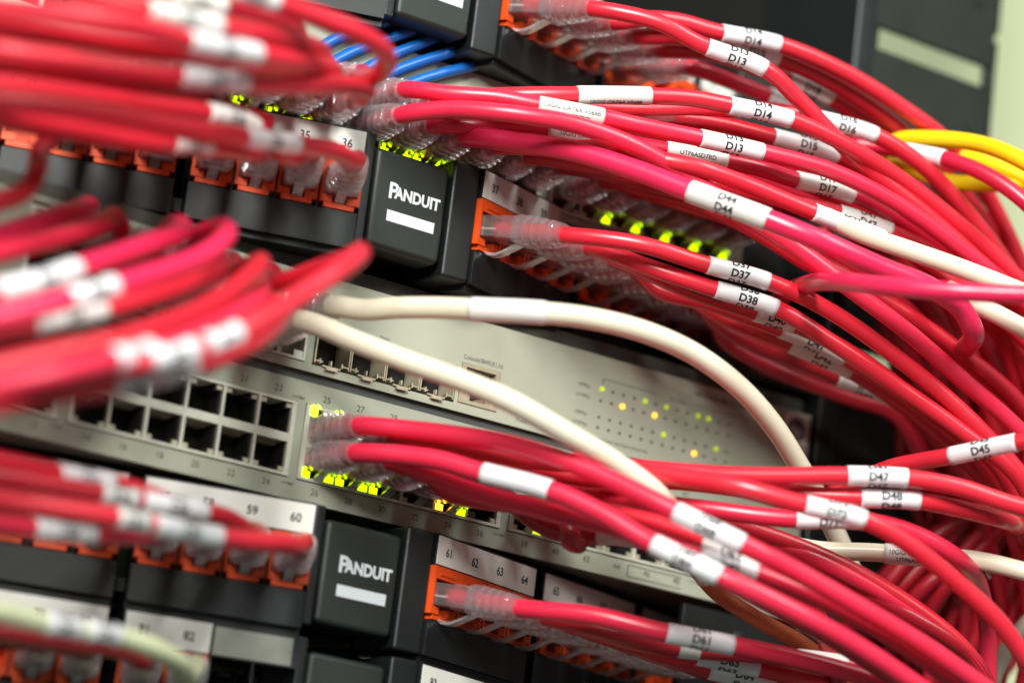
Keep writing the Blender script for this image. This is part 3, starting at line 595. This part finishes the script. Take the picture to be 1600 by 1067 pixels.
for c in (5, 6, 7):
    cable('red cable leaving the right hand sockets of the lower switch', [(900+40*(c-5), 790+5*(c-5), 1130), (1060, 800+8*(c-5), 1126), (1240, 850+10*(c-5), 1128), (1400, 930+10*(c-5), 1134), (1520, 1030, 1140)], RED[c % 4], plug=sport(LX(c), 4.7 if c != 6 else -4.9), inset=10, group='cables from the right hand sockets of the lower switch')
# --- lower panel, right wing (61 ..)
cable('red cable in jack 61 with a sleeve reading D61', [(860, 952, 1098), (930, 962, 1098), (1030, 986, 1100), (1145, 1008, 1104), (1250, 1030, 1110), (1360, 1060, 1116), (1460, 1100, 1120)], R2, d=6.6, plug=wport(ZL, 1, 0), sleeves=[(1032, 1143, 'id', 'D61', 0)])
cable('red cable in jack 62 hidden below the D61 cable, small print sleeve', [(880, 970, 1112), (960, 990, 1114), (1060, 1012, 1118), (1180, 1022, 1124), (1310, 1036, 1130), (1420, 1065, 1136)], R1, plug=wport(ZL, 1, 1), sleeves=[(1056, 1090, 'matt', ''), (1240, 1312, 'matt', '')])
cable('red cable with the sleeve reading D63', [(920, 985, 1124), (1000, 1005, 1126), (1078, 1022, 1128), (1185, 1044, 1132), (1290, 1070, 1136)], R0, plug=wport(ZL, 1, 2), sleeves=[(1080, 1184, 'id', 'D63', .4)])
cable('red cable with the lowest sleeve, reading D64', [(960, 1000, 1136), (1030, 1024, 1136), (1098, 1044, 1138), (1210, 1070, 1142), (1320, 1110, 1146)], R1, plug=wport(ZL, 1, 3), sleeves=[(1100, 1207, 'id', 'D64', 1)])
for k in (4, 5, 6, 7):
    cable('red cable among the far jacks of the lower panel', [(960+30*(k-4)+40, 1010+14*(k-4), 1150+10*(k-4)), (1120+20*(k-4), 1045+12*(k-4), 1160+8*(k-4)), (1280, 1100+10*(k-4), 1170+5*k)], RED[k % 4], plug=wport(ZL, 1, k), group='cables in the far jacks of the lower panel')

# ------------------------------------------------------------------ cables to the left, close to the lens
_n = [24]
def left(label, plug, pts, m, sl=(), d=6.4, inset=0, group=None):
    _n[0] += 1; sl = [(a, b, k, 'D%d' % _n[0] if not q else q) for a, b, k, q in sl]
    return cable(label, pts, m, d, plug, sl, group, inset=inset or 13, turn=True, tilt=None if inset else -9)
# middle panel left wing
left('red cable in jack 36 turning left, white sleeve over number 35', wport(ZM, -1, 0), [(548, 252, 1075), (528, 238, 1062), (490, 230, 1048), (430, 222, 1030), (380, 215, 1015), (250, 196, 985), (100, 170, 960), (-60, 150, 940)], R0, [(388, 463, 'id', '')])
left('red cable in jack 35 turning left behind the one in jack 36', wport(ZM, -1, 1), [(478, 238, 1072), (455, 246, 1058), (430, 232, 1050), (390, 195, 1040), (330, 178, 1025), (200, 160, 1000), (60, 140, 970), (-60, 125, 950)], R1, [(325, 400, 'matt', '')])
left('red cable in jack 34 turning left, small sleeve under the others', wport(ZM, -1, 2), [(400, 240, 1070), (370, 235, 1055), (310, 228, 1035), (200, 218, 1005), (80, 195, 975), (-60, 170, 945)], R0, [(272, 330, 'matt', '')])
left('red cable in jack 33 turning left', wport(ZM, -1, 3), [(325, 235, 1068), (290, 225, 1052), (200, 200, 1020), (80, 165, 985), (-60, 150, 950)], R2)
left('red cable in jack 32 turning left in front', wport(ZM, -1, 4), [(232, 222, 1058), (190, 215, 1040), (100, 190, 1000), (-60, 160, 960)], R0)
left('dark red cable curling down at the left edge', wport(ZM, -1, 6), [(85, 215, 1040), (62, 235, 1015), (58, 265, 1000), (35, 300, 985), (-20, 320, 970)], R3)
left('dark red cable in the farthest left jacks of the middle panel', wport(ZM, -1, 5), [(160, 215, 1050), (110, 205, 1035), (20, 190, 1010), (-60, 170, 990)], R3)
# dim switch, left part
NXm = lambda c: -2.85-7-14*c
left('bright red hairpin cable at top, white sleeve on the upper edge', sport(NXm(0), U_), [(570, 122, 1075), (592, 116, 1040), (604, 98, 1022), (596, 76, 1010), (560, 52, 1000), (500, 28, 990), (430, 4, 978), (360, -25, 965)], R0, [(360, 436, 'id', '')], inset=10)
left('red cable ending in a blunt bend left of the dim switch plugs', sport(NXm(0), L_), [(565, 150, 1062), (572, 140, 1048), (545, 134, 1030), (480, 134, 1010), (390, 130, 990), (280, 118, 968), (150, 100, 950), (0, 80, 930), (-60, 70, 925)], R0, [(282, 388, 'id', '')], inset=10)
left('bright red cable with the biggest blurred white sleeve at top left', sport(NXm(1), U_), [(500, 122, 1070), (520, 112, 1045), (480, 100, 1005), (400, 85, 975), (300, 66, 945), (200, 38, 920), (80, 20, 905), (-60, 5, 895)], R0, [(292, 405, 'id', '')], inset=10, d=6.6)
left('red cable just above the big white sleeve at top left', sport(NXm(2), U_), [(440, 100, 1075), (500, 88, 1050), (480, 70, 1010), (430, 58, 985), (340, 40, 965), (240, 18, 945), (120, -10, 930)], R1, [(238, 345, 'matt', '')], inset=10)
left('red cable along the top edge at left, greyish sleeve', sport(NXm(3), U_), [(390, 85, 1085), (450, 70, 1065), (460, 45, 1035), (380, 20, 1010), (300, 2, 990), (200, -20, 970)], R3, [(265, 350, 'matt', '')], inset=10)
left('dark red cable between the two top left sleeves', sport(NXm(1), L_), [(500, 125, 1070), (470, 118, 1050), (380, 100, 1030), (250, 75, 1010), (100, 50, 990), (-60, 25, 975)], R1, inset=10)
left('red cable sloping under the first green lamps at left', sport(NXm(2), L_), [(440, 120, 1070), (400, 122, 1050), (330, 130, 1030), (200, 118, 1005), (80, 95, 980), (-60, 75, 955)], R3, inset=10)
for i, (c, dy) in enumerate(((3, 0), (4, 8), (5, 16), (6, 22))):
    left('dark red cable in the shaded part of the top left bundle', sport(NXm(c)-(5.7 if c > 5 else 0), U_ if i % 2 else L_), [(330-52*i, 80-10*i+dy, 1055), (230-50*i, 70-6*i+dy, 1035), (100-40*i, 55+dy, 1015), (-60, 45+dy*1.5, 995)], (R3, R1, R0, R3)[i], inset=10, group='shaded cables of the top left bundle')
left('bright red cable rising along the left edge under the top bundle', None, [(420, 195, 1058), (300, 150, 1035), (150, 118, 1000), (0, 92, 965), (-60, 85, 955)], R1, [(330, 345, 'matt', '')])
# upper grey switch, left part
def UX(c): return -111.5+7+14*c
left('red hairpin cable ending left of the middle badge, two bright sleeves', sport(UX(5), 48.5), [(440, 440, 1060), (500, 420, 1035), (550, 402, 1010), (562, 396, 990), (540, 415, 975), (480, 455, 960), (400, 505, 940), (320, 540, 925), (220, 565, 905), (100, 585, 890), (-60, 600, 875)], R0, [(322, 378, 'id', ''), (240, 308, 'id', '')], inset=10, d=6.6)
left('red cable with the lowest pair of blurred sleeves, above the empty sockets', sport(UX(5), 36.5), [(420, 470, 1040), (440, 490, 1010), (400, 530, 975), (320, 566, 945), (250, 585, 925), (150, 605, 905), (0, 630, 885), (-60, 640, 880)], R0, [(245, 302, 'id', ''), (180, 240, 'id', '')], inset=10, d=6.6)
left('pinkish red cable with a single white sleeve low in the left bundle', sport(UX(4), 36.5), [(400, 440, 1045), (400, 470, 1000), (330, 510, 955), (240, 545, 915), (100, 580, 880), (-60, 615, 860)], R2, [(180, 238, 'id', '')], inset=10, d=6.6)
left('red cable ending in a bend with a dark boot, middle of the left bundle', sport(UX(4), 48.5), [(370, 425, 1060), (400, 410, 1035), (408, 412, 1015), (385, 435, 995), (320, 480, 970), (200, 525, 940), (50, 560, 915), (-60, 585, 900)], R1, (), inset=10)
left('pink hairpin cable at the top right of the left bundle', sport(UX(3), 48.5), [(310, 370, 1060), (345, 355, 1030), (355, 366, 1010), (320, 398, 985), (250, 425, 960), (150, 455, 935), (40, 485, 915), (-60, 510, 900)], PINK, [(115, 182, 'id', '')], inset=10, d=6.6)
left('red cable under the hairpin, grey shaded sleeve', sport(UX(3), 36.5), [(340, 410, 1045), (330, 430, 1015), (250, 460, 985), (160, 485, 965), (60, 505, 945), (-60, 530, 925)], R0, [(50, 165, 'matt', '')], inset=10, d=6.6)
left('pink cable ending under the dark panel at left', sport(UX(2), 48.5), [(270, 350, 1060), (285, 362, 1030), (240, 380, 1000), (150, 410, 965), (60, 440, 935), (-60, 470, 910)], PINK, [(0, 122, 'id', '')], inset=10, d=6.8)
left('red cable ending in a pale boot near the left edge, lower one', sport(UX(1), 48.5), [(180, 340, 1060), (160, 350, 1035), (100, 370, 1005), (20, 390, 975), (-60, 410, 950)], R2, (), inset=10, d=6.6)
left('pink cable ending in a pale boot near the left edge, upper one', sport(UX(0), 48.5), [(140, 325, 1060), (115, 330, 1035), (50, 350, 1005), (-60, 385, 965)], PINK, (), inset=10, d=6.6)
left('red cable filling the shade between the left sleeves', sport(UX(2), 36.5), [(300, 420, 1060), (240, 440, 1040), (120, 480, 1010), (0, 520, 985), (-60, 540, 975)], R3, (), inset=10, d=6.6)
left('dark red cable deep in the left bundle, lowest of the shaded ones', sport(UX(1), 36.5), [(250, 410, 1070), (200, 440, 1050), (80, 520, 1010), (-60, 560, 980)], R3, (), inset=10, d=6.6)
# lower panel left wing
left('red cable in jack 60 turning left with a long white sleeve', wport(ZL, -1, 0), [(462, 852, 1048), (440, 848, 1035), (400, 846, 1020), (340, 838, 1004), (270, 826, 990), (180, 808, 975), (60, 790, 960), (-60, 775, 950)], R0, [(245, 345, 'id', ''), (185, 236, 'matt', '')])
left('red cable in jack 59 with a sleeve in front of numbers 57 and 58', wport(ZL, -1, 1), [(380, 825, 1045), (350, 808, 1030), (300, 796, 1015), (220, 782, 1000), (120, 765, 985), (0, 745, 970), (-60, 735, 965)], R1, [(225, 318, 'id', ''), (160, 210, 'matt', '')])
left('red cable with an upper sleeve in the lower left bundle', wport(ZL, -1, 2), [(300, 815, 1045), (270, 790, 1030), (200, 762, 1012), (100, 742, 992), (0, 722, 975), (-60, 712, 965)], R0, [(92, 178, 'id', '')])
left('red cable with the leftmost low sleeve, under the lower left bundle', wport(ZL, -1, 3), [(235, 835, 1040), (200, 836, 1022), (150, 834, 1005), (60, 826, 985), (-60, 815, 965)], R2, [(55, 150, 'id', '')])
left('dark red cable in the middle of the lower left bundle', wport(ZL, -1, 4), [(140, 812, 1045), (100, 790, 1030), (0, 770, 1005), (-60, 762, 990)], R3)
# bottom panel left wing
left('pale green cable in the bottom left corner with a grey sleeve', wport(ZB, -1, 2), [(292, 1055, 1028), (280, 1035, 1010), (240, 1012, 995), (190, 995, 985), (80, 975, 965), (0, 955, 952), (-60, 940, 945)], PALE, [(135, 190, 'id', ''), (78, 122, 'id', '')], d=6.6)
left('dim red cable at the bottom left behind the pale green one', wport(ZB, -1, 3), [(215, 1030, 1040), (190, 1015, 1030), (100, 1000, 1015), (-60, 975, 995)], R3)
for k_ in (4, 5):
    left('dim red cable in the leftmost jacks of the bottom panel', wport(ZB, -1, k_), [(110-75*(k_-4), 1010-10*(k_-4), 1040), (70-75*(k_-4), 1000, 1025), (-20, 985, 1005), (-80, 975, 995)], R3, group='dim cables in the leftmost jacks of the bottom panel')
# empty holes of the half filled module: pale and dark cables behind
for i in range(4):
    x0 = 330+45*i
    cable('dark cable glimpsed through the empty module at the bottom', [(x0-20, 1090, 1140), (x0, 1050, 1142), (x0+30, 1030, 1145), (x0+90, 1020, 1150)], mat('dark_teal_jacket', (.01, .03, .035), .4), d=4.5, group='dark cables behind the empty module', cat='cable')

# ------------------------------------------------------------------ blue cables between top panel and dim switch
def on_front(x, y, Y): d = at(x, y, 1)-CAM; return CAM+d*((Y-CAM.y)/d.y)
def depth(p): return (p-CAM).dot(FW)
for a, b in [((530, 92), (640, 50)), ((575, 106), (665, 66)), ((600, 120), (712, 80)), ((630, 136), (752, 100)), ((515, 66), (600, 36))]:
    q = [(a[0]-60, a[1]+40, -2.6), (a[0], a[1], -2.8), ((a[0]+b[0])/2, (a[1]+b[1])/2-3, -2.8), (b[0], b[1], -2.6), (b[0]+50, b[1]-18, 1), (b[0]+110, b[1]-30, 8)]
    cable('bright blue cable slanting behind the underside of the top panel', [(x, y, depth(on_front(x, y, Y))) for x, y, Y in q], BLUE, d=4.0, group='blue cables behind the top panel', cat='cable')
# ------------------------------------------------------------------ deep bundle at the right, dropping down the side of the rack
random.seed(3)
for i in range(22):
    x = 1420+9*i+random.uniform(-10, 10); D = 1225+random.uniform(0, 45)
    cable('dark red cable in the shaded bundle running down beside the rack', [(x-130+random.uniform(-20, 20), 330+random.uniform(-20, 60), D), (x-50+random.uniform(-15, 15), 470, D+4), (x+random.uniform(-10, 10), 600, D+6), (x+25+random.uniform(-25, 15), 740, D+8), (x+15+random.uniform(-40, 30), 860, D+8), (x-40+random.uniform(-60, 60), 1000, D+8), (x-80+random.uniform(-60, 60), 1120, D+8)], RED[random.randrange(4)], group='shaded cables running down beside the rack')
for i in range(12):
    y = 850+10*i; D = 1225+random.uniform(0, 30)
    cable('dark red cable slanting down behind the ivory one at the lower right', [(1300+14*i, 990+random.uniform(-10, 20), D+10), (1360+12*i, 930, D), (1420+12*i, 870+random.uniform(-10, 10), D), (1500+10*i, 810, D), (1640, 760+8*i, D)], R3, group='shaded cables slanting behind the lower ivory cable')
cable('dull grey cable in the bottom right corner', [(1640, 940, 1190), (1590, 990, 1192), (1560, 1040, 1195), (1540, 1100, 1198)], mat('grey_jacket', (.35, .30, .24), .5), cat='cable')
